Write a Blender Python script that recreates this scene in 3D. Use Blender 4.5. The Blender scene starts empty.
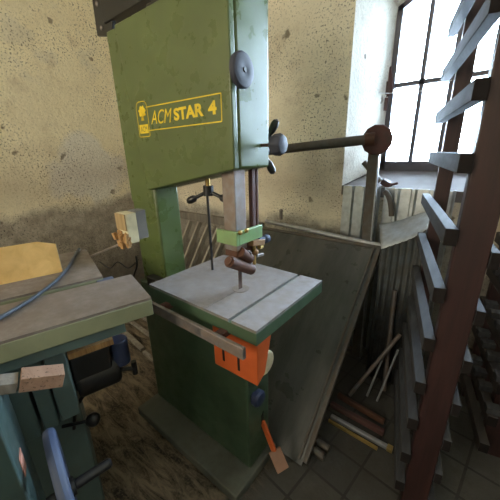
import bpy, bmesh, math, random
from mathutils import Vector as V, Matrix
random.seed(7)
C = bpy.context.scene.collection
V3 = lambda *a: V(a)

# ------------------------------------------------------------------ camera
EYE = V((0, 0, 1.4))
CR = V((0.7812, 0.6239, -0.0231)).normalized()
CF = V((-0.5976, 0.7361, -0.3179)).normalized()
CR = (CR - CF * CR.dot(CF)).normalized()
CU = CR.cross(CF)
FPX = 289.54


def ray(x, y):
    return CF + CR * ((x - 250) / FPX) - CU * ((y - 250) / FPX)


def at(x, y, ax, val):
    """point of the photographed place seen at (x, y) on the plane axis = val"""
    d = ray(x, y)
    i = 'xyz'.index(ax)
    return EYE + d * ((val - EYE[i]) / d[i])


cam = bpy.data.cameras.new('camera')
cam.sensor_width = 36
cam.lens = FPX / 500 * 36
cam.clip_start = 0.02
co = bpy.data.objects.new('camera', cam)
C.objects.link(co)
M = Matrix((CR, CU, -CF)).transposed().to_4x4()
M.translation = EYE
co.matrix_world = M
bpy.context.scene.camera = co

# ------------------------------------------------------------------ materials


class NT:
    def __init__(s, name):
        s.m = bpy.data.materials.new(name)
        s.m.use_nodes = True
        s.t = s.m.node_tree
        s.b = s.t.nodes['Principled BSDF']
        s.tc = s.t.nodes.new('ShaderNodeTexCoord')

    def n(s, kind, **kw):
        nd = s.t.nodes.new('ShaderNode' + kind)
        for k, v in kw.items():
            setattr(nd, k, v)
        return nd

    def link(s, a, b):
        s.t.links.new(a, b)

    def mapping(s, scale=(1, 1, 1), rot=(0, 0, 0), src='Object'):
        mp = s.n('Mapping')
        mp.inputs['Scale'].default_value = scale
        mp.inputs['Rotation'].default_value = rot
        s.link(s.tc.outputs[src], mp.inputs['Vector'])
        return mp.outputs['Vector']

    def noise(s, scale=5, detail=4, rough=.55, vec=None, dist=0):
        nd = s.n('TexNoise')
        nd.inputs['Scale'].default_value = scale
        nd.inputs['Detail'].default_value = detail
        nd.inputs['Roughness'].default_value = rough
        nd.inputs['Distortion'].default_value = dist
        s.link(vec or s.tc.outputs['Object'], nd.inputs['Vector'])
        return nd.outputs['Fac']

    def ramp(s, fac, *stops):
        r = s.n('ValToRGB')
        e = r.color_ramp.elements
        while len(e) < len(stops):
            e.new(.5)
        for el, (p, c) in zip(e, stops):
            el.position = p
            el.color = (c, c, c, 1) if isinstance(c, (int, float)) else (*c, 1)
        s.link(fac, r.inputs['Fac'])
        return r.outputs['Color']

    def mix(s, fac, a, b, mode='MIX'):
        m = s.n('Mix', data_type='RGBA', blend_type=mode)
        for sock, v in ((m.inputs[0], fac), (m.inputs[6], a), (m.inputs[7], b)):
            if isinstance(v, (int, float)):
                sock.default_value = v
            elif isinstance(v, tuple):
                sock.default_value = (*v, 1)
            else:
                s.link(v, sock)
        return m.outputs[2]

    def math(s, op, a, b=0.0):
        m = s.n('Math', operation=op)
        for sock, v in zip(m.inputs, (a, b)):
            if isinstance(v, (int, float)):
                sock.default_value = v
            else:
                s.link(v, sock)
        return m.outputs[0]

    def color(s, c):
        if isinstance(c, tuple):
            s.b.inputs['Base Color'].default_value = (*c, 1)
        else:
            s.link(c, s.b.inputs['Base Color'])

    def rough(s, r):
        if isinstance(r, (int, float)):
            s.b.inputs['Roughness'].default_value = r
        else:
            s.link(r, s.b.inputs['Roughness'])

    def bump(s, h, strength=.3, dist=.01):
        b = s.n('Bump')
        b.inputs['Strength'].default_value = strength
        b.inputs['Distance'].default_value = dist
        s.link(h, b.inputs['Height'])
        s.link(b.outputs['Normal'], s.b.inputs['Normal'])


def paint(name, c, r=.45, dirt=.35, dirtc=(.09, .075, .05), chips=0.0, chipc=(.35, .33, .28)):
    t = NT(name)
    base = t.mix(t.ramp(t.noise(9, 5), (.3, 0.), (.75, 1.)), tuple(x * .86 for x in c), tuple(min(1, x * 1.12) for x in c))
    d = t.math('MULTIPLY', t.ramp(t.noise(5, 8, .7), (.5, 0.), (.78, 1.)), dirt)
    base = t.mix(d, base, dirtc)
    if chips:
        base = t.mix(t.math('MULTIPLY', t.ramp(t.noise(38, 5, .7), (.665, 0.), (.70, 1.)), chips), base, chipc)
    t.color(base)
    t.rough(t.ramp(t.noise(14, 4), (.3, max(.1, r - .1)), (.7, min(1, r + .15))))
    t.bump(t.noise(120, 3), .08, .002)
    return t.m


def metal(name, c, r=.4, rust=0.0, rustc=(.16, .07, .03), met=.9):
    t = NT(name)
    n = t.noise(16, 7, .65)
    base = t.mix(t.ramp(t.noise(30, 4), (.3, 0.), (.7, 1.)), tuple(x * .75 for x in c), c)
    f = t.math('MULTIPLY', t.ramp(n, (.5 - rust * .25, 0.), (.66 - rust * .2, 1.)), min(1, rust * 1.5))
    t.color(t.mix(f, base, rustc))
    inv = t.math('MULTIPLY', t.math('SUBTRACT', 1.0, f), met)
    t.link(inv, t.b.inputs['Metallic'])
    t.rough(t.ramp(n, (.35, r), (.7, min(.95, r + .3))))
    t.bump(t.noise(70, 4), .12, .002)
    return t.m


def wood(name, c, c2, axis='x', scale=14, r=.7, speck=0.0):
    t = NT(name)
    sc = [scale] * 3
    sc['xyz'.index(axis)] = scale * .08
    v = t.mapping(tuple(sc))
    n = t.noise(2.2, 6, .6, v, .6)
    base = t.mix(t.ramp(n, (.32, 0.), (.68, 1.)), c2, c)
    base = t.mix(t.math('MULTIPLY', t.ramp(t.noise(7, 6), (.5, 0.), (.8, 1.)), .35), base, tuple(x * .4 for x in c2))
    if speck:
        base = t.mix(t.math('MULTIPLY', t.ramp(t.noise(150, 3), (.6, 0.), (.68, 1.)), speck), base, (.05, .035, .02))
    t.color(base)
    t.rough(r)
    t.bump(n, .25, .003)
    return t.m


def plain(name, c, r=.6, met=0.0):
    t = NT(name)
    t.color(t.mix(t.ramp(t.noise(25, 5), (.3, 0.), (.7, 1.)), tuple(x * .75 for x in c), tuple(min(1, x * 1.15) for x in c)))
    t.b.inputs['Metallic'].default_value = met
    t.rough(r)
    return t.m


PATCH = (-2.6 + .275, at(92, 172, 'x', -2.6).y + .275, at(92, 172, 'x', -2.6).z + .275)


def plaster(name, hi, lo, band=1.03, speck=.95):
    t = NT(name)
    geo = t.n('NewGeometry')
    sep = t.n('SeparateXYZ')
    t.link(geo.outputs['Position'], sep.inputs[0])
    z = sep.outputs['Z']
    big = t.noise(1.3, 6, .6)
    med = t.noise(5, 8, .68)
    c = t.mix(t.ramp(big, (.35, 0.), (.65, 1.)), tuple(x * .84 for x in hi), hi)
    c = t.mix(t.math('MULTIPLY', t.ramp(med, (.5, 0.), (.7, 1.)), .34), c, tuple(x * y for x, y in zip(hi, (.62, .56, .48))))
    # pale repaired patches
    c = t.mix(t.math('MULTIPLY', t.ramp(t.noise(2.1, 3, .5, t.mapping((1, 1, 1.4), (.3, .2, 1))), (.6, 0.), (.66, 1.)), .35), c, (.56, .54, .47))
    geo2 = t.n('VectorMath', operation='DISTANCE')
    wob = t.n('TexNoise')
    wob.inputs['Scale'].default_value = 3.5
    wob.inputs['Detail'].default_value = 6
    t.link(t.tc.outputs['Object'], wob.inputs['Vector'])
    wv = t.n('VectorMath', operation='SCALE')
    wv.inputs['Scale'].default_value = .55
    t.link(wob.outputs['Color'], wv.inputs[0])
    av = t.n('VectorMath', operation='ADD')
    t.link(geo.outputs['Position'], av.inputs[0])
    t.link(wv.outputs[0], av.inputs[1])
    t.link(av.outputs[0], geo2.inputs[0])
    geo2.inputs[1].default_value = PATCH
    c = t.mix(t.math('MULTIPLY', t.ramp(geo2.outputs['Value'], (.26, 1.), (.34, 0.)), .75), c, (.74, .72, .66))
    blot = t.math('MULTIPLY', t.ramp(t.noise(3.3, 7, .72), (.56, 0.), (.68, 1.)), .42)
    c = t.mix(blot, c, tuple(x * y for x, y in zip(hi, (.5, .42, .36))))
    # reddish damp tint above the band
    zz = t.math('ADD', z, t.math('MULTIPLY', t.math('SUBTRACT', t.noise(2.3, 7, .65), .5), .55))
    red = t.math('MULTIPLY', t.ramp(t.math('ABSOLUTE', t.math('SUBTRACT', zz, band + .22)), (.0, 1.), (.3, 0.)), .35)
    c = t.mix(red, c, (.26, .165, .11))
    # bare grey brown render below
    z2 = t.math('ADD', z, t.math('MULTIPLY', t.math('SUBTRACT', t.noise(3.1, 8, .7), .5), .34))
    low = t.mix(t.ramp(t.noise(11, 8, .7), (.35, 0.), (.65, 1.)), tuple(x * .5 for x in lo), lo)
    c = t.mix(t.ramp(t.math('SUBTRACT', z2, band - .5), (.45, 1.), (.54, 0.)), c, low)
    # damp, blackened foot of the wall
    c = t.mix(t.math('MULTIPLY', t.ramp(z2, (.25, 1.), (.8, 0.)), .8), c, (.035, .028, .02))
    # mould and fly specks, pits
    mask = t.ramp(t.noise(2.6, 5, .6), (.42, .22), (.58, 1.))
    sp = t.ramp(t.noise(80, 6, .68), (.55, 0.), (.61, 1.))
    c = t.mix(t.math('MULTIPLY', t.math('MULTIPLY', sp, mask), speck), c, (.045, .035, .028))
    v = t.n('TexVoronoi')
    v.inputs['Scale'].default_value = 5.5
    v.inputs['Randomness'].default_value = 1
    dst = t.n('Mix', data_type='VECTOR')
    t.link(t.tc.outputs['Object'], dst.inputs[4])
    nz = t.n('TexNoise')
    nz.inputs['Scale'].default_value = 14
    nz.inputs['Detail'].default_value = 4
    t.link(t.tc.outputs['Object'], nz.inputs['Vector'])
    t.link(nz.outputs['Color'], dst.inputs[5])
    dst.inputs[0].default_value = .1
    t.link(dst.outputs[1], v.inputs['Vector'])
    hole = t.ramp(v.outputs['Distance'], (.07, 1.), (.12, 0.))
    c = t.mix(t.math('MULTIPLY', hole, .7), c, (.12, .085, .055))
    t.color(c)
    t.rough(.92)
    h = t.math('SUBTRACT', t.math('ADD', med, t.math('MULTIPLY', t.noise(45, 5), .4)), t.math('MULTIPLY', hole, .6))
    t.bump(h, .5, .02)
    return t.m


m = {}
m['plaster'] = plaster('stained_plaster', (.90, .81, .58), (.44, .38, .30))
m['back_plaster'] = plaster('stained_plaster_by_window', (.90, .83, .66), (.48, .44, .37), .92)
m['white_plaster'] = plaster('whitewashed_reveal', (.70, .66, .56), (.55, .52, .46), band=-1, speck=.35)
m['green'] = paint('olive_green_enamel', (.080, .110, .034), .3, .05)
m['green_side'] = m['green']
m['dark_green'] = paint('dark_green_enamel', (.055, .095, .055), .4, .35, chips=.5, chipc=(.3, .33, .27))
m['pale_green'] = paint('pale_green_enamel', (.20, .34, .15), .4, .4, (.22, .12, .05))
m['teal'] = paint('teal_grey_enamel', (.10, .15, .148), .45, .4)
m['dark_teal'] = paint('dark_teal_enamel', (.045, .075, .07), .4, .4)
m['khaki'] = paint('khaki_green_enamel', (.22, .23, .14), .5, .4)
m['iron'] = metal('worn_cast_iron', (.30, .28, .28), .5, .22, (.17, .12, .09), .45)
m['planer_iron'] = metal('brown_stained_cast_iron', (.25, .22, .20), .5, .4, (.15, .11, .09), .35)
m['steel'] = metal('dull_steel', (.30, .275, .27), .45, .35, (.2, .12, .07))
m['bright_steel'] = metal('galvanised_tube', (.42, .43, .45), .35, .12, (.2, .15, .1), .55)
m['sheet'] = metal('galvanised_sheet', (.58, .62, .64), .28, .12, (.3, .26, .2), .95)
m['dark_sheet'] = metal('shaded_apron_sheet', (.09, .10, .105), .4, .4, (.05, .04, .03), .6)  # apron metal: dark reflections put into the colour, plus rust blotches
m['dusty'] = metal('dusty_sheet_metal', (.62, .66, .72), .4, .15, (.4, .36, .33), .75)
m['rust'] = metal('rusty_iron', (.07, .035, .026), .65, .8, (.09, .036, .02), .3)
m['rust_yellow'] = metal('yellow_rusted_brass', (.36, .22, .10), .6, .5, (.24, .12, .05), .3)
m['dark_rust'] = metal('dark_rusty_iron', (.1, .06, .05), .6, .6, (.10, .04, .035), .4)
m['bar'] = metal('brown_steel_bar', (.13, .12, .11), .5, .35, (.10, .065, .04), .6)
m['brass'] = metal('brass', (.6, .42, .15), .35, .1, (.3, .2, .1))
m['black'] = plain('black_bakelite', (.012, .012, .015), .35)
m['grey_knob'] = plain('grey_plastic', (.035, .037, .055), .65)
m['navy'] = plain('navy_enamel', (.025, .035, .08), .4)
m['black_metal'] = plain('black_painted_metal', (.012, .012, .013), .45)
m['blue'] = paint('blue_grey_enamel', (.05, .07, .13), .6, .4)
m['orange'] = paint('orange_enamel', (.58, .115, .03), .4, .18, (.25, .07, .03))
m['salmon'] = m['orange']
m['yellow'] = plain('yellow_transfer', (.72, .52, .01), .5)
m['ply'] = wood('yellow_plywood', (.80, .53, .21), (.66, .41, .14), 'x', 9, .6)
m['ply_edge'] = plain('pale_plywood_edge', (.62, .55, .42), .7)
m['old_wood'] = wood('grey_weathered_wood', (.26, .235, .2), (.14, .12, .1), 'z', 14, .85)
m['pale_wood'] = wood('pale_weathered_wood', (.46, .42, .34), (.3, .27, .22), 'z', 14, .85)
m['slat'] = wood('pale_grey_timber', (.07, .07, .075), (.042, .042, .045), 'y', 20, .8)
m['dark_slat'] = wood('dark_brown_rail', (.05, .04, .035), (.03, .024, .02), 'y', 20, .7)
m['shaded_end'] = plain('shaded_rail_end', (.016, .013, .013), .9)  # unlit look of the rail ends, put into their colour
for q in ('shaded_end', 'slat'):
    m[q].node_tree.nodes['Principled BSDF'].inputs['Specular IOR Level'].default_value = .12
m['post'] = wood('reddish_brown_timber', (.042, .016, .015), (.02, .009, .009), 'z', 26, .5)
m['chip'] = wood('chipboard', (.36, .22, .15), (.26, .15, .1), 'x', 20, .85, .8)
m['splinter'] = wood('torn_brown_wood', (.45, .26, .1), (.25, .13, .05), 'z', 40, .9)
m['cream'] = plain('cream_board', (.62, .55, .36), .7)
m['tan'] = wood('tan_board', (.36, .26, .13), (.26, .18, .09), 'z', 20, .8)
m['grey_board'] = plain('grey_board', (.16, .15, .14), .7)
m['blade'] = metal('dark_blade_steel', (.14, .12, .12), .4, .4)
m['cable'] = plain('blue_grey_rubber', (.06, .075, .10), .5)
m['plinth'] = paint('grimy_green_concrete', (.10, .105, .085), .85, .7, (.05, .04, .03))
m['pedal'] = paint('worn_brown_rubber', (.36, .20, .14), .9, .4)
m['frame'] = paint('flaking_dark_window_paint', (.10, .09, .105), .6, .5, (.05, .035, .03), .6, (.3, .28, .26))
m['white_cord'] = plain('white_cord', (.7, .72, .75), .7)
m['rag'] = plain('salmon_rag', (.5, .22, .16), .9)

m['sill'] = paint('dusty_grey_sill', (.15, .13, .125), .9, .6)
# panel of smoky, dirty sheet
t = NT('smoky_plastic_sheet')
n_ = t.noise(3.2, 8, .66, t.mapping((3.2, .7, .7)))
t.color(t.mix(t.ramp(n_, (.34, 0.), (.68, 1.)), (.04, .041, .04), (.10, .10, .092)))
t.rough(t.ramp(t.noise(9, 6), (.3, .22), (.7, .5)))
t.bump(t.noise(6, 3), .06, .01)
m['smoky'] = t.m

# glass: thin pane, mostly clear
t = NT('dusty_window_glass')
tr = t.n('BsdfTransparent')
tr.inputs['Color'].default_value = (.93, .96, .97, 1)
gl = t.n('BsdfGlossy')
gl.inputs['Roughness'].default_value = .05
fr = t.n('Fresnel')
mx = t.n('MixShader')
t.link(fr.outputs[0], mx.inputs[0])
t.link(tr.outputs[0], mx.inputs[1])
t.link(gl.outputs[0], mx.inputs[2])
t.link(mx.outputs[0], t.t.nodes['Material Output'].inputs['Surface'])
m['glass'] = t.m

# floor: paving tiles at the right, trodden earth and boards towards the left
t = NT('dirty_paved_floor')
br = t.n('TexBrick')
br.offset = 0
br.inputs['Scale'].default_value = 1
br.inputs['Brick Width'].default_value = .17
br.inputs['Row Height'].default_value = .17
br.inputs['Mortar Size'].default_value = .006
br.inputs['Color1'].default_value = (.07, .065, .055, 1)
br.inputs['Color2'].default_value = (.05, .047, .042, 1)
br.inputs['Mortar'].default_value = (.028, .026, .022, 1)
t.link(t.mapping((1, 1, 1), (0, 0, .12)), br.inputs['Vector'])
tile = t.mix(t.math('MULTIPLY', t.ramp(t.noise(8, 8, .7), (.4, 0.), (.7, 1.)), .7), br.outputs['Color'], (.045, .036, .027))
earth = t.mix(t.ramp(t.noise(7, 10, .72, t.mapping((.8, 3.2, 1), (0, 0, .45)), .8), (.4, 0.), (.62, 1.)), (.016, .012, .008), (.20, .155, .105))
earth = t.mix(t.math('MULTIPLY', t.ramp(t.noise(90, 4, .6), (.5, 0.), (.62, 1.)), .4), earth, (.18, .14, .09))
sx = t.n('SeparateXYZ')
t.link(t.tc.outputs['Object'], sx.inputs[0])
xx = t.math('ADD', sx.outputs['X'], t.math('MULTIPLY', t.noise(4, 6), .3))
t.color(t.mix(t.ramp(t.math('ADD', xx, 1.0), (.5, 0.), (.62, 1.)), earth, tile))
t.rough(.9)
t.bump(t.math('ADD', t.noise(22, 8, .7), t.math('MULTIPLY', br.outputs['Fac'], -.5)), .6, .02)
m['floor'] = t.m

# ------------------------------------------------------------------ mesh building


class MB:
    def __init__(s):
        s.v, s.f = [], []

    def add(s, vs, fs):
        o = len(s.v)
        s.v += [V(v) for v in vs]
        s.f += [tuple(i + o for i in f) for f in fs]
        return s

    def hull8(s, p):  # p: bottom 4 ring, top 4 ring
        return s.add(p, [(3, 2, 1, 0), (4, 5, 6, 7), (0, 1, 5, 4), (1, 2, 6, 5), (2, 3, 7, 6), (3, 0, 4, 7)])

    def box(s, x0, x1, y0, y1, z0, z1, F=None):
        F = F or (lambda a, b, c: V((a, b, c)))
        return s.hull8([F(x0, y0, z0), F(x1, y0, z0), F(x1, y1, z0), F(x0, y1, z0),
                        F(x0, y0, z1), F(x1, y0, z1), F(x1, y1, z1), F(x0, y1, z1)])

    def bar(s, p0, p1, w, h, up=(0, 0, 1)):
        p0, p1 = V(p0), V(p1)
        d = (p1 - p0).normalized()
        sd = d.cross(V(up)).normalized()
        u = sd.cross(d)
        sd, u = sd * w / 2, u * h / 2
        return s.hull8([p0 - sd - u, p0 + sd - u, p0 + sd + u, p0 - sd + u, p1 - sd - u, p1 + sd - u, p1 + sd + u, p1 - sd + u])

    def prism(s, pts, ext):
        pts = [V(p) for p in pts]
        k = len(pts)
        e = V(ext)
        return s.add(pts + [p + e for p in pts], [tuple(range(k - 1, -1, -1)), tuple(range(k, 2 * k))] +
                     [(i, (i + 1) % k, k + (i + 1) % k, k + i) for i in range(k)])

    def lathe(s, p0, axis, prof, n=24, cap=True):
        """prof: list of (distance along the axis, radius)"""
        p0, d = V(p0), V(axis).normalized()
        a = d.orthogonal().normalized()
        b = d.cross(a)
        vs, fs = [], []
        for h, r in prof:
            for i in range(n):
                q = 2 * math.pi * i / n
                vs.append(p0 + d * h + (a * math.cos(q) + b * math.sin(q)) * r)
        for j in range(len(prof) - 1):
            for i in range(n):
                k = (i + 1) % n
                fs.append((j * n + i, j * n + k, (j + 1) * n + k, (j + 1) * n + i))
        if cap:
            fs += [tuple(range(n - 1, -1, -1)), tuple(range((len(prof) - 1) * n, len(prof) * n))]
        return s.add(vs, fs)

    def cyl(s, p0, p1, r, r1=None, n=20):
        p0, p1 = V(p0), V(p1)
        L = (p1 - p0).length
        return s.lathe(p0, p1 - p0, [(0, r), (L, r if r1 is None else r1)], n)

    def ball(s, c, r, n=16, squash=1.0, axis=(0, 0, 1)):
        pr = [(-r * squash * math.cos(math.pi * i / 8), max(1e-4, r * math.sin(math.pi * i / 8))) for i in range(9)]
        return s.lathe(c, axis, pr, n)

    def hollow(s, p0, p1, ro, ri, n=20):
        L = (V(p1) - V(p0)).length
        return s.lathe(p0, V(p1) - V(p0), [(0, ri), (0, ro), (L, ro), (L, ri), (0, ri)], n, False)

    def torus(s, c, axis, R, r, n=32, k=10, squash=1.0):
        pr = [(r * squash * math.sin(2 * math.pi * j / k), R + r * math.cos(2 * math.pi * j / k)) for j in range(k + 1)]
        return s.lathe(c, axis, pr, n, False)

    def tube(s, pts, r, n=10, sub=6):
        P = [V(p) for p in pts]
        if len(P) > 2 and sub > 1:  # Catmull-Rom
            Q = [P[0] * 2 - P[1]] + P + [P[-1] * 2 - P[-2]]
            out = []
            for i in range(1, len(Q) - 2):
                for j in range(sub):
                    u = j / sub
                    a, b, c, d = Q[i - 1:i + 3]
                    out.append(.5 * (2 * b + (c - a) * u + (2 * a - 5 * b + 4 * c - d) * u * u + (3 * b - a - 3 * c + d) * u ** 3))
            P = out + [P[-1]]
        vs, fs = [], []
        tn = [(P[min(i + 1, len(P) - 1)] - P[max(i - 1, 0)]).normalized() for i in range(len(P))]
        a = tn[0].orthogonal().normalized()
        for i, p in enumerate(P):
            a = (a - tn[i] * a.dot(tn[i])).normalized()
            b = tn[i].cross(a)
            for j in range(n):
                q = 2 * math.pi * j / n
                vs.append(p + (a * math.cos(q) + b * math.sin(q)) * r)
        for i in range(len(P) - 1):
            for j in range(n):
                k = (j + 1) % n
                fs.append((i * n + j, i * n + k, (i + 1) * n + k, (i + 1) * n + j))
        fs += [tuple(range(n - 1, -1, -1)), tuple(range((len(P) - 1) * n, len(P) * n))]
        return s.add(vs, fs)

    def build(s, name, mat, parent=None, bevel=0, seg=2, kind=None):
        if parent is None:
            lo = [min(v[i] for v in s.v) for i in range(3)]
            hi = [max(v[i] for v in s.v) for i in range(3)]
            org = V(((lo[0] + hi[0]) / 2, (lo[1] + hi[1]) / 2, lo[2]))
            if kind == 'structure':
                org = V((0, 0, 0))
        else:
            org = V((0, 0, 0))
            q = parent
            while q:
                org += q.location
                q = q.parent
        me = bpy.data.meshes.new(name)
        me.from_pydata([v - org for v in s.v], [], s.f)
        bm = bmesh.new()
        bm.from_mesh(me)
        bmesh.ops.recalc_face_normals(bm, faces=bm.faces)
        bm.to_mesh(me)
        bm.free()
        me.materials.append(mat)
        me.shade_smooth()
        me.set_sharp_from_angle(angle=math.radians(35))
        o = bpy.data.objects.new(name, me)
        C.objects.link(o)
        if parent:
            o.parent = parent
        else:
            o.location = org
        if kind:
            o['kind'] = kind
        if bevel:
            b = o.modifiers.new('bevel', 'BEVEL')
            b.width = bevel
            b.segments = seg
            b.limit_method = 'ANGLE'
            b.angle_limit = math.radians(35)
        return o


def tag(o, label, cat, group=None):
    o['label'] = label
    o['category'] = cat
    if group:
        o['group'] = group
    return o


def thing(name, label, cat, loc, group=None):
    o = bpy.data.objects.new(name, None)
    o.empty_display_size = .05
    C.objects.link(o)
    o.location = loc
    return tag(o, label, cat, group)


def text_mesh(name, s, mat, parent, org, ux, uz, size, width=None, shear=0.0, thick=.0, out=V((0, -1, 0))):
    """lettering lying on the plane spanned by ux (reading direction) and uz (up)"""
    cu = bpy.data.curves.new('lettering', 'FONT')
    cu.body = s
    cu.size = 1
    cu.shear = shear
    cu.offset = thick
    ob = bpy.data.objects.new('lettering', cu)
    C.objects.link(ob)
    dg = bpy.context.evaluated_depsgraph_get()
    me = bpy.data.meshes.new_from_object(ob.evaluated_get(dg))
    vs = [v.co.copy() for v in me.vertices]
    fs = [tuple(p.vertices) for p in me.polygons]
    bpy.data.objects.remove(ob)
    x0, x1 = min(v.x for v in vs), max(v.x for v in vs)
    y0, y1 = min(v.y for v in vs), max(v.y for v in vs)
    sx = (width / (x1 - x0)) if width else size / (y1 - y0)
    sy = size / (y1 - y0)
    mb = MB()
    mb.add([V(org) + V(ux) * ((v.x - x0) * sx) + V(uz) * ((v.y - y0) * sy) + out * .0006 for v in vs], fs)
    return mb.build(name, mat, parent)


# ------------------------------------------------------------------ the room
YW, XL, XR, YR, HC = 1.95, -2.6, 1.25, -2.6, 2.95
nx0, nx1, nz0, nz1 = -.765, .995, 1.175, 2.58     # mouth of the window niche
wx0, wx1, wz0, wz1, YG = -.645, .875, 1.285, 2.255, 2.40  # window in its back


def arch(x0, x1, zs, rise, n=14):
    xc, hw = (x0 + x1) / 2, (x1 - x0) / 2
    R = (hw * hw + rise * rise) / (2 * rise)
    out = []
    for i in range(n + 1):
        x = x0 + (x1 - x0) * i / n
        out.append((x, zs + rise - R + math.sqrt(max(0, R * R - (x - xc) ** 2))))
    return out


MB().box(XL - .3, XR + .3, YR - .3, YW + .6, -.12, 0).build('floor', m['floor'], kind='structure')
MB().box(XL - .3, XR + .3, YR - .3, YW + .6, HC, HC + .12).build('ceiling', m['white_plaster'], kind='structure')
inner = arch(nx0, nx1, nz1 - .20, .20)
outer = arch(wx0 - .02, wx1 + .02, wz1, .20)
w = MB()
w.box(XL - .3, nx0, YW, YW + .6, 0, HC)
w.box(nx1, XR + .3, YW, YW + .6, 0, HC)
w.box(nx0, nx1, YW, YW + .6, 0, nz0 - .06)
k = len(inner)
top = [(x, YW, z) for x, z in inner] + [(nx1, YW, HC), (nx0, YW, HC)]
w.prism(top, (0, .6, 0))
w.build('wall_back', m['back_plaster'], kind='structure')
# splayed reveals, sloping sill and arched soffit, whitewashed
r_ = MB()
r_.hull8([V3(nx0, YW - .001, nz0), V3(nx0 - .02, YW + .5, nz0), V3(wx0, YW + .5, wz0), V3(wx0, YW + .44, wz0),
          V3(nx0, YW - .001, nz1 + .05), V3(nx0 - .02, YW + .5, nz1 + .05), V3(wx0, YW + .5, nz1 + .05), V3(wx0, YW + .44, nz1 + .05)])
r_.hull8([V3(nx1, YW - .001, nz0), V3(nx1 + .02, YW + .5, nz0), V3(wx1, YW + .5, wz0), V3(wx1, YW + .44, wz0),
          V3(nx1, YW - .001, nz1 + .05), V3(nx1 + .02, YW + .5, nz1 + .05), V3(wx1, YW + .5, nz1 + .05), V3(wx1, YW + .44, nz1 + .05)])
r_.build('trim_1', m['white_plaster'], kind='structure')
s_ = MB()
s_.hull8([V3(nx0, YW - .004, nz0 - .06), V3(nx1, YW - .004, nz0 - .06), V3(nx1, YW + .6, nz0 - .06), V3(nx0, YW + .6, nz0 - .06),
          V3(nx0, YW - .004, nz0), V3(nx1, YW - .004, nz0), V3(wx1 + .03, YW + .6, wz0), V3(wx0 - .03, YW + .6, wz0)])
s_.build('trim_2', m['sill'], kind='structure')
so = MB()
vs = [V3(x, YW, z) for x, z in inner] + [V3(x, YG - .02, z) for x, z in outer] + [V3(x, YG + .15, z) for x, z in outer]
so.add(vs, [(i, i + 1, k + i + 1, k + i) for i in range(k - 1)] + [(k + i, k + i + 1, 2 * k + i + 1, 2 * k + i) for i in range(k - 1)])
vs2 = [V3(x, YG + .15, z) for x, z in outer] + [V3(x, YG + .15, HC) for x, z in outer]
so.add(vs2, [(i, i + 1, k + i + 1, k + i) for i in range(k - 1)])
so.build('trim_3', m['white_plaster'], kind='structure')
MB().box(XL - .3, XL, YR - .3, YW, 0, HC).build('wall_left', m['plaster'], kind='structure')
# the side of the workshop behind the photographer: daylight through two windows
rw = MB()
for x0, x1, z0, z1 in ((XL, XR, 0, 1.3), (XL, XR, 2.8, HC), (XL, -2.4, 1.3, 2.8), (-.6, XR, 1.3, 2.8)):
    rw.box(x0, x1, YR - .3, YR, z0, z1)
rw.build('wall_rear', m['plaster'], kind='structure')
MB().box(XR, XR + .3, YR - .3, YW, 0, HC).build('wall_right', m['plaster'], kind='structure')
f = MB()
x0, x1 = -2.4, -.6
for a in (x0, x0 + .58, x0 + 1.18, x1 - .05):
    f.box(a, a + .05, YR - .2, YR - .15, 1.3, 2.8)
for a in (1.3, 2.03, 2.75):
    f.box(x0, x1, YR - .2, YR - .15, a, a + .05)
f.build('window_2', m['frame'], kind='structure')

# the arched window: two casements of two by two panes
win = MB()
atop = arch(wx0, wx1, wz1, .20, 32)
zt = lambda x: min(atop, key=lambda q: abs(q[0] - x))[1]
xm = (wx0 + wx1) / 2
zc = 1.815
for a, b, d in ((wx0 - .02, wx0 + .028, 0), (wx1 - .028, wx1 + .02, 0), (xm - .034, xm + .034, -.012), (wx0 + .346, wx0 + .414, -.012), (wx1 - .414, wx1 - .346, -.012)):
    win.box(a, b, YG - .03 + d, YG + .03, wz0 - .02, zt((a + b) / 2) + .02)
win.box(wx0, wx1, YG - .03, YG + .03, wz0 - .03, wz0 + .032)
for cx in [wx0 + .19 + .38 * q for q in range(4)]:
    win.box(cx - .013, cx + .013, YG - .02, YG + .02, wz0, zt(cx))
win.box(wx0, wx1, YG - .02, YG + .02, zc - .014, zc + .014)
for (xa, za), (xb, zb) in zip(atop[:-1], atop[1:]):
    win.hull8([V3(xa, YG - .03, za - .02), V3(xb, YG - .03, zb - .02), V3(xb, YG + .03, zb - .02), V3(xa, YG + .03, za - .02),
               V3(xa, YG - .03, za + .04), V3(xb, YG - .03, zb + .04), V3(xb, YG + .03, zb + .04), V3(xa, YG + .03, za + .04)])
wo = win.build('window_1', m['frame'], kind='structure')
gl = MB()
gl.prism([V3(wx0, YG, wz0)] + [V3(x, YG, z) for x, z in atop] + [V3(wx1, YG, wz0)], (0, .003, 0))
gl.build('pane', m['glass'], wo)
hg = MB()
for zq in (1.70, 1.80):
    hg.cyl((wx0 - .012, YG - .05, zq - .04), (wx0 - .012, YG - .05, zq + .04), .016)
hg.prism([at(386, 70, 'y', YG - .05), at(391, 66, 'y', YG - .05), at(393, 92, 'y', YG - .05), at(385, 98, 'y', YG - .05), at(383, 86, 'y', YG - .05)], (0, .02, 0))
hg.build('hinge', m['dark_rust'], wo)
cord = MB().tube([at(377, 93, 'y', 2.25), at(400, 93, 'y', 2.33), at(425, 90, 'y', 2.34), at(452, 80, 'y', 2.35)], .0022, 6)
tag(cord.build('cord', m['white_cord']), 'thin white cord stretched across the window', 'cord')

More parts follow.
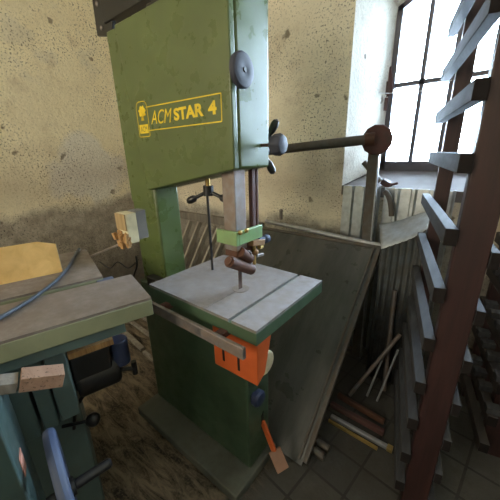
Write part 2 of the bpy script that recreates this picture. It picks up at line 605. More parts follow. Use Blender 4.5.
# ------------------------------------------------------------------ band saw
saw = thing('band_saw', 'tall green band saw with square iron table and yellow lettering', 'band saw', (-.95, .78, 0))
MB().box(-1.315, -.575, .575, .875, 0, .05).build('plinth', m['plinth'], saw, .006)
body = MB().box(-1.30, -.60, .70, .85, .05, .80).build('body', m['dark_green'], saw, .008)
bd = MB()
bd.prism([V3(-.60, .79, .28), V3(-.60, .805, .30), V3(-.60, .805, .215), V3(-.60, .79, .20)], (.002, 0, 0))
bd.build('pedal_slot', m['black_metal'], body)
tr = MB().box(-1.2, -.72, .68, .85, .80, .85)
tr.build('trunnion', m['black_metal'], saw, .004)
MB().box(-1.285, -1.095, .7165, .84, .79, 1.30).build('column', m['green'], saw, .01, 3)

# upper wheel housing and its door
TL, TR, BL, BR = (-1.285, 1.865), (-.622, 1.865), (-1.155, 1.252), (-.622, 1.352)
hs = MB().prism([V3(x, .726, z) for x, z in ((-1.285, 1.865), TR, BR, (-1.115, 1.259), (-1.285, 1.225))], (0, .162, 0))
hous = hs.build('wheel_housing', m['green'], saw, .008, 3)
door = MB().prism([V3(x, .698, z) for x, z in ((-1.195, 1.865), (-.622, 1.865), (-.622, 1.352), (-1.118, 1.259))], (0, .025, 0)).build('door', m['green'], saw, .005, 3)
MB().prism([V3(x, .715, z) for x, z in ((-1.287, 1.866), (-1.19, 1.866), (-1.113, 1.2595), (-1.113, 1.20), (-1.287, 1.20))], (0, .012, 0)).build('door_flange', m['green'], saw, .003)
# black frame plate and bracket standing out behind the housing
fp = MB()
fp.prism([at(x, y, 'y', .90) for x, y in ((90, -14), (112, -16), (112, 36), (97, 36))], (0, .02, 0))
fp.box(at(107, 10, 'y', .92).x, -.8, .89, .97, at(107, 27, 'y', .92).z, 2.16)
fp.box(-1.25, -.9, .889, .969, 1.70, 2.0)
fpo = fp.build('frame_plate', m['black_metal'], saw, .004)
for x, y in ((97, 4), (101.5, 28)):
    MB().ball(at(x, y, 'y', .898), .011, 12, .6, (0, 1, 0)).build('bolt', m['steel'], fpo)
# maker's plate
nm = V((0, -1, 0))
PY = .698


def onp(x, y):
    return at(x, y, 'y', PY)


c00, c10, c11, c01 = onp(149, 130.6), onp(222, 121.4), onp(221, 93), onp(146, 107.2)
lg = MB()


def strip(mb, p, q, wd, off=.0006):
    p, q = V(p), V(q)
    d = (q - p).normalized()
    s = d.cross(nm) * wd / 2
    o = nm * off
    mb.add([p - s + o, q - s + o, q + s + o, p + s + o], [(0, 1, 2, 3)])


for a, b in ((c00, c10), (c10, c11), (c11, c01)):
    strip(lg, a, b, .0035)
npl = lg.build('nameplate', m['yellow'], saw)
uxb = (onp(222, 121.4) - onp(149, 130.6)).normalized()
# lettering: light slanted ACM, heavy STAR 4
text_mesh('lettering', 'ACM', m['yellow'], npl, onp(151.5, 124.5), (onp(173, 118) - onp(151.5, 120.5)).normalized(), (0, 0, 1), (onp(152, 111) - onp(152, 124.5)).length, (onp(173, 118) - onp(151.5, 121)).length, .35, .0)
text_mesh('lettering', 'STAR', m['yellow'], npl, onp(174.5, 121), (onp(204, 116) - onp(174.5, 121)).normalized(), (0, 0, 1), (onp(175, 108.5) - onp(175, 121)).length, (onp(204, 116) - onp(174.5, 121)).length, .0, .04)
text_mesh('lettering', '4', m['yellow'], npl, onp(208.5, 115.3), uxb, (0, 0, 1), (onp(209, 101.5) - onp(209, 115.5)).length, (onp(217, 114) - onp(208.5, 115.3)).length, 0., .04)
em = MB()
ec = onp(143, 119.5)
ew, eh = .021, .062
ex = V((1, 0, 0))
ez = V((0, 0, 1))
rim = []
for sx, sz, a0 in ((1, 1, 0), (-1, 1, 90), (-1, -1, 180), (1, -1, 270)):
    for i in range(6):
        q = math.radians(a0 + 90 * i / 5)
        rr = .022 if sz > 0 else .008
        rim.append((sx * (.036 - rr) + rr * math.cos(q), sz * (eh - rr) + rr * math.sin(q)))
for (a, b), (c, d) in zip(rim, rim[1:] + rim[:1]):
    strip(em, ec + ex * a + ez * b, ec + ex * c + ez * d, .003)
# tree: lobed crown with a short trunk
cr = []
for i in range(40):
    q = 2 * math.pi * i / 40
    rr = .021 + .003 * math.sin(7 * q) + .0015 * math.sin(11 * q + 1)
    cr.append(ec + ex * (rr * math.cos(q) * 1.05 + .001) + ez * (.027 + rr * .95 * math.sin(q)) + nm * .0007)
em.add(cr, [tuple(range(40))])
tk = [(-.006, .012), (.006, .012), (.009, -.004), (-.011, -.004)]
em.add([ec + ex * a + ez * b + nm * .0007 for a, b in tk], [(0, 1, 2, 3)])
em.add([ec + ex * a + ez * b + nm * .0007 for a, b in ((-.029, -.05), (.029, -.05), (.029, -.018), (-.029, -.018))], [(0, 1, 2, 3)])
em.build('emblem', m['yellow'], npl)
text_mesh('lettering', 'ACM', m['green'], npl, ec + ex * -.022 + ez * -.044, ex, ez, .019, .044, 0, 0, nm * 1.6)

# knobs on the narrow right side
kn = MB()
kc = V3(-.622, .722, 1.622)
kn.lathe(kc, (1, 0, 0), [(0, .014), (.008, .016), (.010, .040), (.015, .046), (.026, .047), (.032, .043), (.035, .033), (.034, .010), (.031, .0005)], 36)
dk = kn.build('door_knob', m['grey_knob'], saw)
MB().cyl(kc + V3(.030, 0, 0), kc + V3(.036, 0, 0), .007).build('screw', m['black_metal'], dk)
s0 = V3(-.622, .842, 1.423)
sk = MB()
sk.lathe(s0 + V3(.035, 0, 0), (1, .0, .0), [(0, .014), (.012, .017), (.016, .034), (.04, .036), (.052, .030), (.056, .012), (.056, .0005)], 8)
gk = sk.build('guide_knob', m['grey_knob'], saw, .003)
MB().cyl(s0, s0 + V3(.036, 0, 0), .0055).build('threaded_rod', m['rust'], gk)
# three armed tracking handle at the back
hc = V3(-.70, .955, 1.41)
th = MB().cyl(hc - V3(0, .067, 0), hc + V3(0, .03, 0), .02)
for x, y in ((274, 126), (271, 168), (252, 150)):
    e = at(x, y, 'y', .975)
    th.cyl(hc, e, .008)
    th.lathe(e - (e - hc).normalized() * .03, e - hc, [(0, .009), (.012, .014), (.035, .016), (.05, .012), (.056, .001)], 14)
th.build('tracking_handle', m['black'], saw)
# tension handle below the housing
hc = V3(-.877, .822, 1.257)
te = MB().cyl(hc - V3(0, 0, .018), hc + V3(0, 0, .022), .021)
for x, y in ((191, 200), (226, 199.5)):
    e = at(x, y, 'y', .80 if x < 200 else .84)
    te.cyl(hc, e, .0075)
    te.lathe(e - (e - hc).normalized() * .03, e - hc, [(0, .008), (.012, .015), (.034, .016), (.045, .012), (.05, .001)], 14)
teo = te.build('tension_handle', m['black'], saw)
MB().cyl(hc + V3(0, 0, .02), hc + V3(0, 0, .09), .010).build('threaded_rod', m['brass'], teo)
MB().cyl(V3(-.905, .84, .80), V3(-.905, .84, 1.33), .0055).build('tension_rod', m['black_metal'], saw)

# guide post, bracket and blade guides
gp = MB().box(-.716, -.658, .736, .794, 1.042, 1.40)
gpo = gp.build('guide_post', m['steel'], saw, .003)
gb = MB()
gb.box(-.742, -.643, .720, .7355, 1.089, 1.139)
gb.box(-.6575, -.643, .7355, .872, 1.089, 1.139)
gbo = gb.build('guide_bracket', m['pale_green'], saw, .003)
for x, y in ((239.5, 232.5), (246, 230.5)):
    p = at(x, y, 'x', -.643)
    MB().lathe(p, (1, 0, 0), [(0, .0085), (.007, .0085), (.009, .005)], 6).build('bolt', m['brass'], gbo)
MB().box(-.676, -.6585, .832, .852, 1.05, 1.40).build('guard_rod', m['dark_rust'], saw, .002)
MB().box(-.672, -.6585, .858, .870, 1.10, 1.40).build('guard_rod', m['rust'], saw, .002)
G = lambda x, y, X=-.655: at(x, y, 'x', X)
MB().box(-.7165, -.6575, .7355, .7945, 1.040, 1.066).build('post_foot', m['rust'], saw, .003)
ga = MB()
ga.cyl(G(229, 261.5), G(251.5, 269.5), .021)
ga.cyl(G(227.5, 261), G(229.5, 262), .015)
ga.cyl(G(240, 252), G(250, 259), .020)
ga.cyl(G(246, 258), G(249, 266), .012)
ga.box(-.69, -.664, .79, .84, 1.0, 1.085)
gao = ga.build('blade_guide', m['rust'], saw, .002)
MB().lathe(G(251, 269), G(256, 271) - G(251, 269), [(0, .015), (.014, .015), (.015, .008), (.02, .008)], 6).build('bolt', m['brass'], gao)
MB().bar(G(250, 243), G(262, 241.5), .03, .022).build('guide_clamp', m['rust_yellow'], gao, .002)
MB().cyl(G(254, 244), G(254.5, 264), .007).build('guide_pin', m['brass'], gao)
MB().cyl(G(259, 241), G(265, 239), .011).lathe(G(264, 239.5), G(272, 236.5) - G(264, 239.5), [(0, .012), (.006, .017), (.022, .018), (.028, .012), (.03, .001)], 12).build('clamp_knob', m['blue'], gao)
MB().lathe(G(259, 246.5), G(265, 245) - G(259, 246.5), [(0, .011), (.018, .011), (.02, .006)], 6).build('nut', m['brass'], gao)
MB().bar(G(256, 256), G(263, 254), .014, .012).build('wing_nut', m['steel'], gao, .002)
MB().ball(G(255, 252), .014, 12).build('adjusting_screw', m['rust_yellow'], gao)
MB().torus(G(248, 254.5, -.645), (1, -.4, .1), .012, .004, 20, 8).build('guide_roller', m['steel'], gao)
MB().box(-.6755, -.6735, .757, .777, .82, 1.36).build('saw_blade', m['blade'], saw)

# table with mitre slot and blade slot
T = .900
tb = MB()
x0, x1, y0, y1 = -1.007, -.452, .577, 1.02
sa, sb = -.566, -.552     # mitre slot
tb.box(x0, sa, y0, y1, T - .052, T - .010)
tb.box(sa, sb, y0, y1, T - .052, T - .010)
tb.box(sb, x1, y0, y1, T - .052, T - .010)
tbo = tb.build('table', m['dark_green'], saw)
tt = MB()
tt.box(x0 + .001, -.6765, y0 + .001, y1 - .001, T - .010, T)
tt.box(-.6735, sa, y0 + .001, y1 - .001, T - .010, T)
tt.box(-.6765, -.6735, .79, y1 - .001, T - .010, T)
tt.box(sb, x1 - .001, y0 + .001, y1 - .001, T - .010, T)
tt.build('table_top', m['iron'], tbo)
MB().lathe((-.675, .768, T), (0, 0, 1), [(0, .034), (.0012, .034)], 28).build('table_insert', m['planer_iron'], tbo)
# fence rail along the front edge
fr = MB().bar((-.957, .532, .845), (-.462, .532, .845), .014, .040)
fro = fr.build('fence_rail', m['steel'], saw, .002)
for x in (-.90, -.60):
    MB().box(x, x + .03, .539, .60, .835, .855).build('rail_bracket', m['dark_rust'], fro)
# orange blade guard below the table
og = MB()
fy = .62
P = [V3(-.690, fy, .846), V3(-.690, fy, .636), V3(-.484, fy, .645), V3(-.484, fy, .846)]
Q = [V3(-.690, .70, .846), V3(-.690, .70, .70), V3(-.484, .664, .672), V3(-.484, .712, .846)]
og.add(P + Q, [(0, 1, 2, 3), (4, 7, 6, 5), (0, 4, 5, 1), (1, 5, 6, 2), (2, 6, 7, 3), (3, 7, 4, 0)])
ogo = og.build('blade_guard', m['orange'], saw, .003)
for x, za, zb in ((-.640, .675, .765), (-.567, .668, .765)):
    MB().box(x - .005, x + .005, fy - .0012, fy + .002, za, zb).build('guard_slot', m['black_metal'], ogo)
dp = V3(-.60, .80, .60)
dd = MB().lathe(V3(-.60, .823, .60), (1, 0, 0), [(0, .06), (.05, .06), (.055, .056), (.055, .0005)], 30)
MB().lathe(V3(-.60, .79, .585), (1, 0, 0), [(0, .052), (.03, .052), (.034, .047), (.034, .001)], 28).build('wheel_cap', m['cream'], saw)
lk = MB().lathe(V3(-.60, .735, .447), (1, 0, 0), [(0, .012), (.012, .014), (.016, .034), (.034, .036), (.042, .028), (.045, .001)], 20)
lk.build('lower_knob', m['navy'], saw)
# brake pedal
pa, pb_ = V3(-.60, .797, .25), at(274, 451, 'x', -.53)
bp = MB().bar(pa, pb_, .012, .026, (1, 0, 0))
bpo = bp.build('brake_pedal', m['orange'], saw, .002)
e0, e1 = at(274.5, 450, 'x', -.53), at(283, 470, 'x', -.485)
dr = (e1 - e0).normalized()
sd = (V3(.6, .8, 0) - dr * dr.dot(V3(.6, .8, 0))).normalized()
pl = MB().bar(e0, e1, .058, .014, dr.cross(sd))
pl.build('pedal_plate', m['pedal'], bpo, .003)
MB().tube([at(137, 262, 'y', .69), at(128, 268, 'y', .69), at(118, 262, 'y', .69), at(110, 268, 'y', .69), at(100, 262, 'y', .69)], .004).tube(
    [at(136, 256, 'y', .69), at(137, 266, 'y', .692), at(133, 282, 'y', .69), at(140, 300, 'y', .695)], .005).build('power_cable', m['black'], saw)

# ------------------------------------------------------------------ planing machine at the left
A, B = V3(.268, .963, 0).normalized(), V3(.963, -.268, 0).normalized()
J = lambda a, b, z: A * a + B * b + V3(0, 0, z)
JB = lambda a, b, z: A * a + B * b + V3(0, 0, z)


def atb(x, y, b):
    d = ray(x, y)
    return EYE + d * (b / d.dot(B))


PZ = .97
pm = thing('planing_machine', 'teal planing machine with two brown iron tables at the left', 'machine', J(-.15, -1.15, 0))
ft = MB().box(-.75, .222, -1.102, -.862, PZ - .062, PZ - .008, J).build('infeed_table', m['khaki'], pm, .003)
MB().box(-.749, .221, -1.101, -.863, PZ - .008, PZ, J).build('table_top', m['planer_iron'], ft)
bt = MB().box(-.75, .130, -1.57, -1.150, PZ - .062, PZ - .008, J).build('outfeed_table', m['khaki'], pm, .003)
MB().box(-.749, .129, -1.569, -1.151, PZ - .008, PZ, J).build('table_top', m['planer_iron'], bt)
MB().cyl(J(-.7, -1.127, PZ - .075), J(.13, -1.127, PZ - .075), .05).build('cutter_block', m['black_metal'], pm)
MB().box(.105, .165, -1.165, -1.085, PZ - .05, PZ - .012, J).build('end_bracket', m['blue'], pm, .004)
MB().box(-.7, .135, -1.13, -.885, PZ - .105, PZ - .062, J).build('table_rib', m['teal'], pm, .003)
MB().box(-.7, .10, -1.52, -1.18, PZ - .12, PZ - .062, J).build('table_rib', m['teal'], pm, .003)
cab = MB()
cab.box(-.7, -.04, -1.5, -1.06, 0, PZ - .10, J)
cab.build('cabinet', m['teal'], pm, .006)
sp_ = MB()
sp_.box(-.092, -.036, -1.06, -.93, .60, PZ - .10, J)
sp_.box(-.14, -.098, -1.06, -.945, .58, PZ - .10, J)
sp_.box(-.20, -.15, -1.06, -.955, .56, PZ - .10, J)
spo = sp_.build('side_panel', m['teal'], pm, .006, 3)
p = atb(50, 352, -.93)
MB().lathe(p, tuple(B), [(0, .008), (.005, .008), (.007, .004)], 6).build('bolt', m['rust'], spo)
# nearer housing with a bright rim
e0 = atb(4, 395, -.72)
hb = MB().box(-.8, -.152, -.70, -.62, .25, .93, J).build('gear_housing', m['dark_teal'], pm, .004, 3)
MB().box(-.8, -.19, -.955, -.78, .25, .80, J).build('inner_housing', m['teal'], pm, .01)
MB().box(-.152, -.1505, -.69, -.655, .74, .79, J).build('torn_sticker', m['rag'], pm)
# handwheel
wc, wa = at(66, 492, 'x', -.56), (A * .55 + B * .83).normalized()
wa = (A - B * .10).normalized()
wc = atb(66, 491, -.66)
RW = .150
rimw = MB().torus(wc, wa, RW - .01, .012, 48, 12, 1.15)
hw = rimw.build('handwheel', m['blue'], pm)
spk = MB()
u1 = wa.orthogonal().normalized()
u2 = wa.cross(u1)
for i in range(3):
    q = 2 * math.pi * i / 3 + .5
    spk.bar(wc, wc + (u1 * math.cos(q) + u2 * math.sin(q)) * (RW - .012), .02, .012, wa)
spk.cyl(wc - wa * .02, wc + wa * .02, .022)
spk.cyl(wc - wa * (wc.dot(A) + .134), wc - wa * .02, .012)
spk.build('spoke', m['black_metal'], hw)
MB().lathe(wc + V3(0, 0, .0), wa, [(.0, .009), (.02, .009), (.022, .013), (.10, .013), (.105, .008)], 16).build('crank_handle', m['black'], hw)
# motor slung under the tables
mo = MB()
mc0, mc1 = J(-.03, -1.02, .672), J(.115, -1.02, .672)
mo.box(-.035, .085, -1.08, -.96, .66, .795, J)
mo.lathe(mc0, tuple(A), [(0, .06), (.004, .068), (.13, .068), (.14, .055)], 28)
moo = mo.build('motor', m['black_metal'], pm, .012, 3)
MB().cyl(J(.118, -.985, .69), J(.118, -.985, .79), .030).build('capacitor', m['navy'], moo, .004)
MB().cyl(J(.10, -1.0, .655), J(.155, -.985, .645), .008).cyl(J(.155, -.985, .62), J(.155, -.985, .675), .010).build('clamp_screw', m['black_metal'], moo)
MB().box(-.033, .10, -1.08, -.952, .795, .815, J).build('sawdust_crust', m['splinter'], moo)
MB().tube([J(-.0, -.995, .72), J(-.01, -.985, .64), J(-.05, -.985, .58), J(-.07, -.99, .50)], .006).build('motor_cable', m['black'], moo)
lv = MB().cyl(J(-.10, -.99, .53), J(-.02, -.96, .53), .006).ball(J(-.01, -.957, .53), .024)
lv.build('adjusting_lever', m['black'], pm)
# overhead guard block held on a thin arm above the tables
gy = .455
g0, g1 = at(125, 214.5, 'y', gy), at(126, 243, 'y', gy)
gl_ = at(115.5, 214, 'y', gy).x
gr_ = at(138, 228, 'x', g0.x).y
gr2 = at(148, 228, 'x', g0.x).y
gdo = MB().box(gl_, g0.x, gy, gr_, g1.z, g0.z).build('cutter_guard', m['cream'], pm, .002)
MB().box(gl_ + .001, g0.x - .001, gy - .004, gy, (g0.z + g1.z) / 2 - .005, g0.z - .001).build('guard_cover', m['tan'], gdo)
MB().box(gl_ + .012, g0.x - .002, gr_, gr2, g1.z + .006, g0.z + .004).build('grey_plate', m['grey_board'], gdo, .002)
sp = MB()
random.seed(3)
for i in range(22):
    a = V3(gl_ + .006 + random.random() * (g0.x - gl_ - .008), gy - .016 + random.random() * .018, g1.z - .016 + random.random() * .034)
    sp.bar(a, a + V3(random.uniform(-.008, .008), random.uniform(-.006, .006), .022), .011, .011, (1, .2, 0))
sp.build('torn_board', m['splinter'], gdo)
MB().cyl(J(.129, -1.50, PZ - .02), V3((gl_ + g0.x) / 2, gy + .01, g1.z + .003), .0045).build('guard_arm', m['steel'], gdo)

fb = MB()
bz = PZ + .0006
fbp = [(.010, bz), (.010, 1.083), (-.045, 1.102), (-.62, 1.102), (-.62, bz)]
fb.prism([J(a, -1.300, z) for a, z in fbp], -B * .018)
fbo = fb.build('fence_board', m['ply'])
tag(fbo, 'yellow plywood fence board standing upright on the planing machine', 'board')
MB().prism([J(.0105, -1.301, bz), J(.0105, -1.301, 1.083), J(.0105, -1.317, 1.083), J(.0105, -1.317, bz)], A * .001).build('board_edge', m['ply_edge'], fbo)
zc_ = PZ + .0075
cb = MB().tube([at(x, y, 'z', zc_) for x, y in ((-14, 325), (0, 317.5), (20, 306), (40, 293), (57, 279.5), (68, 267), (75, 256), (79, 249))], .0066, 10)
tag(cb.build('power_cable', m['cable']), 'blue grey cable lying across the planing machine tables', 'cable')
oc = MB().box(-.128, -.042, -.815, -.765, .838, .872, J)
oc = MB()
oa, ob_ = atb(20, 380, -.79), atb(63, 375, -.79)
oc.bar(oa + V3(0, 0, -.0), ob_, .05, .036)
oco = tag(oc.build('chipboard_offcut', m['chip'], None, .001), 'speckled chipboard strip projecting under the planing machine table', 'offcut')
ocd = (ob_ - oa).normalized()
wb = MB().bar(oa - ocd * .10 + V3(0, 0, -.006), oa - ocd * .006 + V3(0, 0, -.006), .046, .026)
tag(wb.build('wood_block', m['old_wood'], None, .001), 'short brown wood block behind the speckled chipboard strip', 'block')

# ------------------------------------------------------------------ timber rack at the right
RD, LN = V3(-.205, .979, 0).normalized(), V3(.979, .205, 0).normalized()
K = lambda s, a, z: LN * s + RD * a + V3(0, 0, z)
S0, S1 = .166, .252
levels = [.150, .305, .475, .640, .817, .997, 1.182, 1.385, 1.560, 1.740, 1.92, 2.10]


def rack(label, s0, s1, posts, spec, rail='slat', zmax=2.4):
    r = thing('storage_rack', label, 'rack', K((s0 + s1) / 2, posts[0], 0), 'timber storage racks by the window')
    for a in posts:
        MB().box(s0 + (.0 if a < 1.55 else -.016), s1 if a < 1.55 or s0 > .4 else s0 + .042, a, a + .045, 0, zmax, K).build('post', m['post'], r, .004)
    for s, wd, z, a0, a1 in spec:
        o = MB().box(s, s + wd, a0, a1, z - .05, z, lambda p, q, h: K(p - (.03 * (q - a0) if s < .15 else 0), q, h)).build('rail', m[rail], r, .002)
        o.data.materials.append(m['shaded_end'])  # second slot: darker colour standing in for shade on the ends
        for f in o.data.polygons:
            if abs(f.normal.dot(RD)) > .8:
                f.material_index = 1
    return r


sp1 = []
near = [.99, .985, .98, .975, .97, .96, .945, .95, .975, .975, 1.0, 1.0]
far = [1.65, 1.65, 1.65, 1.65, 1.66, 1.66, 1.74, 1.72, 1.73, 1.76, 1.78, 1.7]
for i, z in enumerate(levels):
    sp1.append((S0 - .034, .033, z, .967, far[i]))
for i, z in enumerate(levels):
    if i != 7:
        sp1.append((S1 + .001, .024, z - .062, .985, 1.42))
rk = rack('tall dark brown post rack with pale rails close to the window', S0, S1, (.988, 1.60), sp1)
rk['label'] = 'nearer of the two timber racks, dark post in full view'
sp2 = []
for i, z in enumerate(levels[:9]):
    sp2.append((.462, .036, z, 1.30, 1.81 if z < 1.1 else 1.75))
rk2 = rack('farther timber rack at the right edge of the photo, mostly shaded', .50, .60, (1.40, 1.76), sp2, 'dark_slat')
# small blocks resting on the rails of the far rack
random.seed(5)
for i, z in enumerate(levels[1:6]):
    for j, a in enumerate((1.335, 1.48, 1.58, 1.68)):
        o = MB().box(.455, .505, a - .022, a + .022, z + .0005, z + .03, K).build('spacer_block', m['slat'], None, .002)
        tag(o, 'small pale spacer block on a rail of the farther rack', 'block', 'spacer blocks on the farther rack')
chn = MB()
c0 = at(464, 128, 'y', 1.66)
for i in range(7):
    cc = c0 - V3(0, 0, i * .024)
    ax = V3(1, 0, 0) if i % 2 else V3(0, 1, 0)
    prof = []
    pts = [cc + (V3(0, 1, 0) if i % 2 else V3(1, 0, 0)) * .008 * math.cos(q * math.pi / 6) + V3(0, 0, .016 * math.sin(q * math.pi / 6)) for q in range(13)]
    chn.tube(pts, .0022, 6, 1)
tag(chn.build('chain', m['dark_rust']), 'short rusty chain hanging between the rack posts', 'chain')

# ------------------------------------------------------------------ scrap leaning beneath the window
pb0, pb1 = V3(-.438, .885, .004), V3(-.438, 1.745, .845)
pt = thing('sheet_panel', 'smoky sheet panel with steel rim leaning behind the band saw', 'panel', V3(-.85, .90, 0))
dn = (pb1 - pb0).normalized()
nrm = V3(0, -dn.z, dn.y)
w_ = -.86
MB().hull8([pb0, pb0 + V3(w_, 0, 0), pb0 + V3(w_, 0, 0) + nrm * .008, pb0 + nrm * .008, pb1, pb1 + V3(w_, 0, 0), pb1 + V3(w_, 0, 0) + nrm * .008, pb1 + nrm * .008]).build('sheet', m['smoky'], pt)
rim_ = MB()
rim_.bar(pb0 + V3(.012, 0, 0) + nrm * .006 + dn * .02, pb1 + V3(.012, 0, 0) + nrm * .006, .022, .022, nrm)
rim_.bar(pb0 + V3(-.018, 0, 0) + nrm * .012 + dn * .02, pb1 + V3(-.018, 0, 0) + nrm * .012, .012, .012, nrm)
rim_.build('side_rim', m['bar'], pt, .003)
MB().bar(pb1 + V3(w_, 0, 0) + nrm * .006, pb1 + V3(.02, 0, 0) + nrm * .006, .022, .018, nrm).build('top_rim', m['bar'], pt, .003)
t1 = MB().hollow(at(266, 221, 'y', 1.775), at(398, 249.5, 'y', 1.775), .016, .0125)
tag(t1.build('steel_tube', m['bright_steel']), 'upper long steel tube lying along the top of the smoky panel', 'tube')
t2 = MB().hollow(at(285, 224, 'y', 1.83), at(347, 240, 'y', 1.83), .013, .010)
tag(t2.build('steel_tube', m['steel']), 'thinner steel tube behind, ending short of the window post', 'tube')
lg_ = MB().cyl(V3(-1.14, 1.775, .93), V3(-1.14, 1.775, .99), .012).ball(V3(-1.14, 1.775, .995), .014)
tag(lg_.build('eye_bolt', m['steel']), 'small steel bolt head on the tube above the smoky panel', 'bolt')


def corrugated(xs, y, z0, z1, depth=.025, pitch=.085, th=.003, F=None):
    """trapezoid ribbed sheet standing along x"""
    F = F or (lambda a, b, c: V3(a, b, c))
    x0, x1 = xs
    prof = []
    x = x0
    while x < x1:
        for dx, dy in ((0, 0), (.62 * pitch, 0), (.72 * pitch, -depth), (.9 * pitch, -depth)):
            if x + dx <= x1:
                prof.append((x + dx, y + dy))
        x += pitch
    prof.append((x1, y))
    mb = MB()
    k = len(prof)
    vs = [F(a, b, z0) for a, b in prof] + [F(a, b, z1) for a, b in prof] + [F(a, b + th, z0) for a, b in prof] + [F(a, b + th, z1) for a, b in prof]
    fs = []
    for i in range(k - 1):
        fs += [(i, i + 1, k + i + 1, k + i), (2 * k + i, 3 * k + i, 3 * k + i + 1, 2 * k + i + 1), (k + i, k + i + 1, 3 * k + i + 1, 3 * k + i), (i, 2 * k + i, 2 * k + i + 1, i + 1)]
    fs += [(0, k, 3 * k, 2 * k), (k - 1, 3 * k - 1, 4 * k - 1, 2 * k - 1)]
    mb.add(vs, fs)
    return mb


tag(corrugated((-.735, -.50), 1.90, 0, 1.183, .022, .075).build('corrugated_sheet', m['sheet']), 'galvanised ribbed sheet standing left of the flat window post', 'metal sheet', 'ribbed sheets under the window')
tag(corrugated((-.485, -.12), 1.93, 0, 1.18, .022, .09).build('corrugated_sheet', m['sheet']), 'galvanised ribbed sheet standing below the window sill', 'metal sheet', 'ribbed sheets under the window')
# dusty folded sheet: sagging top with a ribbed front apron
ds = thing('folded_sheet', 'dusty folded metal sheet with ribbed front apron below the sill', 'metal sheet', V3(-.3, 1.7, 0))
nX, nY = 14, 8
vs, fs = [], []
f0, f1 = at(381, 249, 'y', 1.66), at(429, 226, 'y', 1.68)
b0, b1 = at(379, 224, 'y', 1.885), at(432, 211, 'y', 1.885)
for j in range(nY + 1):
    v = j / nY
    for i in range(nX + 1):
        u = i / nX
        p = f0.lerp(f1, u).lerp(b0.lerp(b1, u), v)
        p.z += -.022 * math.sin(math.pi * u) * (1 - v) + .008 * math.sin(5 * u + 3 * v)
        vs.append(p)
for j in range(nY):
    for i in range(nX):
        q = j * (nX + 1) + i
        fs.append((q, q + 1, q + nX + 2, q + nX + 1))
tp = MB().add(vs, fs)
to = tp.build('top_sheet', m['dusty'], ds)
sol = to.modifiers.new('thickness', 'SOLIDIFY')
sol.thickness = .004
ap = MB()
vs, fs = [], []
n = 40
for i in range(n + 1):
    u = i / n
    p = f0.lerp(f1, u)
    p.z += -.022 * math.sin(math.pi * u) + .008 * math.sin(5 * u)
    off = .012 if (i // 3) % 2 else 0
    vs += [p + V3(0, off, -.002), V3(p.x, p.y + off, 0.0)]
for i in range(n):
    fs.append((2 * i, 2 * i + 1, 2 * i + 3, 2 * i + 2))
apo = ap.add(vs, fs).build('apron', m['dark_sheet'], ds)
sol = apo.modifiers.new('thickness', 'SOLIDIFY')
sol.thickness = .003

# pipe stand: flat post, round flange and a horizontal pipe towards the saw
ps = thing('pipe_stand', 'brown flat steel post with round rusty flange and horizontal pipe', 'stand', V3(-.55, 1.812, 0))
pbm, ptp = at(365, 250, 'y', 1.812), at(373.5, 152, 'y', 1.812)
dd = (pbm - ptp).normalized()
foot = ptp + dd * (ptp.z / -dd.z)
MB().bar(foot, ptp, .012, .056, (1, 0, 0)).build('post', m['bar'], ps, .003)
MB().bar(foot + V3(.033, -.0, 0), ptp + V3(.033, -.0, 0), .03, .007, (1, 0, 0)).build('edge_strip', m['bright_steel'], ps)
fc = at(377, 140, 'y', 1.80)
fd = V3(.35, -.94, 0).normalized()
MB().lathe(fc - fd * .012, fd, [(0, .078), (.006, .082), (.022, .082), (.028, .076), (.03, .03), (.03, .001)], 12).build('flange', m['dark_rust'], ps, .003)
pe = at(372, 139, 'y', 1.76)
plft = at(258, 152, 'y', 1.60)
MB().cyl(plft, pe, .027).build('horizontal_pipe', m['bar'], ps)
pd = (pe - plft).normalized()
MB().hollow(pe - pd * .035, pe + pd * .015, .034, .027).build('collar', m['rust'], ps)
MB().cyl(at(364, 162, 'y', 1.838), at(380, 182, 'y', 1.845), .017).build('brace', m['bar'], ps)
cl = MB()
q0 = at(384, 187, 'y', 1.955)
cl.bar(at(383, 181, 'y', 2.0), at(391, 186, 'y', 1.985), .045, .036)
cl.cyl(at(390, 185, 'y', 1.99), at(398, 183, 'y', 1.985), .008)
tag(cl.build('rusty_clamp', m['dark_rust'], None, .004), 'small dark red clamp lying on the front of the window sill', 'clamp')
ch = MB().tube([at(384.5, 191, 'y', 1.875), at(388.5, 196, 'y', 1.875), at(391, 206, 'y', 1.875), at(391.5, 216, 'y', 1.875)], .016)
tag(ch.build('curved_conduit', m['bar']), 'curved dark conduit bending down in front of the ribbed sheets', 'pipe')

# loose bars leaning into the corner below the folded sheet
bars = [((400, 334.5), (349.5, 395), 1.60, .011, 'brass', 'long steel bar leaning diagonally in front of the others'),
        ((395, 290), (384, 390), 1.62, .012, 'steel', 'upright dark steel tube standing beneath the folded sheet'),
        ((384, 355), (367, 396), 1.55, .006, 'bright_steel', 'thin bright rod to the right of the diagonal steel bar'),
        ((398, 350), (377, 401), 1.55, .006, 'bright_steel', 'thin rod with a worn bright foot nearest the rack'),
        ((407, 313), (388, 372), 1.60, .008, 'bar', 'brown rod leaning towards the rack rails')]
for (xa, ya), (xb, yb), yv, r, mt, lb in bars:
    foot = at(xb, yb, 'z', 0.004)
    topp = at(xa, ya, 'y', max(yv, foot.y + .06))
    if topp.y > 1.57:
        topp = at(xa, ya, 'y', 1.57) if foot.y < 1.55 else topp
    o = MB().cyl(foot, topp, r).build('metal_bar', m['steel' if mt == 'brass' else mt])
    tag(o, lb, 'bar', 'loose bars below the window')
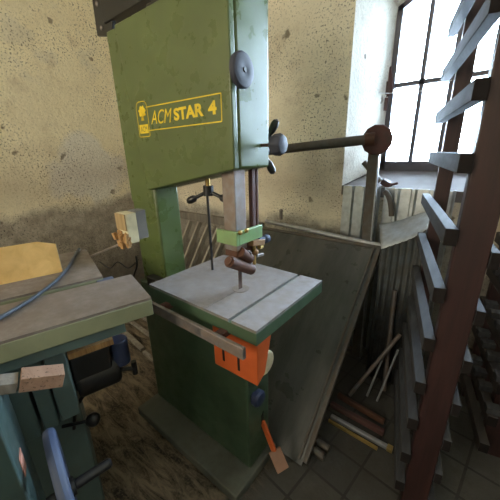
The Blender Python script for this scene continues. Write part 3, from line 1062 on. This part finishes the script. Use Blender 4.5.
# long strips lying on the floor
fl = [((331, 416), (387, 447), .022, 'bright_steel', 'bright steel channel lying on the floor with a brass end', .02),
      ((331, 404), (384, 433), .024, 'dark_rust', 'rusty angle bar on the floor behind the bright channel', .03),
      ((338, 395), (384, 422), .022, 'rust', 'rusty strip lying furthest back under the folded sheet', .03)]
for (xa, ya), (xb, yb), wd, mt, lb, h in fl:
    a, b = at(xa, ya, 'z', h / 2), at(xb, yb, 'z', h / 2)
    mb = MB()
    mb.bar(a, b, wd, h)
    o = mb.build('metal_strip', m[mt], None, .003)
    if lb.startswith('bright'):
        mb = MB()
        d = (b - a).normalized()
        mb.bar(b, b + d * .025, wd + .006, h + .004)
        mb.build('end_cap', m['brass'], o, .002)
        sd = d.cross(V3(0, 0, 1)) * .03
        mb = MB().bar(a + sd, (a + sd).lerp(b + sd * 1.2, .88), .012, .014)
        o2 = mb.build('metal_strip', m['brass'])
        o2.location.z = 0
        tag(o2, 'thin brassy rod on the floor beside the bright channel', 'strip', 'strips on the floor')
    tag(o, lb, 'strip', 'strips on the floor')
for (xa, ya), (xb, yb), r, lb in (((309, 437), (329, 449), .018, 'short steel pipe on the floor at the foot of the panel'), ((314, 450), (324, 457), .02, 'stubby pipe end lying on the paving before the panel')):
    a, b = at(xa, ya, 'z', r), at(xb, yb, 'z', r)
    tag(MB().hollow(a, b, r, r * .75).build('short_pipe', m['bar']), lb, 'pipe')

# slatted frame behind the column and beam along the wall
sf = thing('slatted_frame', 'grey slatted wooden frame leaning on the wall behind the saw column', 'frame', V3(-1.7, 1.7, 0))
for (xa, ya), (xb, yb) in (((179, 252), (191, 221)), ((186, 258), (200, 222)), ((193, 264), (209, 225)), ((203, 266), (219, 228)), ((212, 266), (227, 232))):
    top_, low_ = at(xb, yb, 'y', 1.86), at(xa, ya, 'y', 1.72)
    d = (low_ - top_) / (top_.z - low_.z)
    MB().bar(top_, top_ + d * (top_.z - .012), .05, .022, (1, 0, 0)).build('slat', m['pale_wood'], sf, .002)
MB().bar(at(178, 214, 'y', 1.905), at(262, 227, 'y', 1.905), .05, .07).build('top_rail', m['old_wood'], sf, .003)
# laths on the floor between planing machine and saw
lath = [((126, 318), (154, 338), .03), ((120, 328), (146, 352), .035), ((144, 352), (158, 364), .025), ((134, 312), (158, 326), .03)]
lb = ['uppermost of four laths on the floor left of the saw body', 'widest lath on the floor left of the saw body', 'narrow lath nearest the plinth left of the saw body', 'lath furthest back on the floor left of the saw body']
for i, ((xa, ya), (xb, yb), wd) in enumerate(lath):
    z = .012
    a, b = at(xa, ya, 'z', z), at(xb, yb, 'z', z)
    b = a + (b - a) * .9
    tag(MB().bar(a, b, wd, .022).build('wooden_lath', m['old_wood'], None, .002), lb[i], 'lath', 'laths on the floor beside the saw')

# black bracket on the left wall is part of the saw; light ------------------------------------------------
wd_ = bpy.data.worlds.new('daylight')
bpy.context.scene.world = wd_
wd_.use_nodes = True
wt = wd_.node_tree
bg = wt.nodes['Background']
tcn = wt.nodes.new('ShaderNodeTexCoord')
sepn = wt.nodes.new('ShaderNodeSeparateXYZ')
wt.links.new(tcn.outputs['Generated'], sepn.inputs[0])
rp = wt.nodes.new('ShaderNodeValToRGB')
rp.color_ramp.elements[0].position = .25
rp.color_ramp.elements[0].color = (12.5, 11.0, 8.4, 1)     # sunlit yard on the far side
rp.color_ramp.elements[1].position = .75
rp.color_ramp.elements[1].color = (60, 74, 91, 1)     # open sky beyond the arched window
mp = wt.nodes.new('ShaderNodeMapRange')
mp.inputs['From Min'].default_value = -1
mp.inputs['From Max'].default_value = 1
wt.links.new(sepn.outputs['Y'], mp.inputs['Value'])
wt.links.new(mp.outputs[0], rp.inputs['Fac'])
wt.links.new(rp.outputs['Color'], bg.inputs['Color'])
bg.inputs['Strength'].default_value = 1


def portal(name, loc, rot, sx, sy):
    l = bpy.data.lights.new(name, 'AREA')
    l.shape = 'RECTANGLE'
    l.size, l.size_y = sx, sy
    l.cycles.is_portal = True
    o = bpy.data.objects.new(name, l)
    C.objects.link(o)
    o.location = loc
    o.rotation_euler = rot


H = math.pi / 2
portal('portal_window', ((wx0 + wx1) / 2, YG + .06, 1.83), (-H, 0, 0), wx1 - wx0, 1.2)
portal('portal_rear', (-1.5, YR - .1, 2.05), (H, 0, 0), 1.8, 1.5)

vs_ = bpy.context.scene.view_settings
vs_.view_transform = 'Standard'
vs_.look = 'None'
vs_.gamma = 1
vs_.exposure = 0
vs_.use_curve_mapping = False
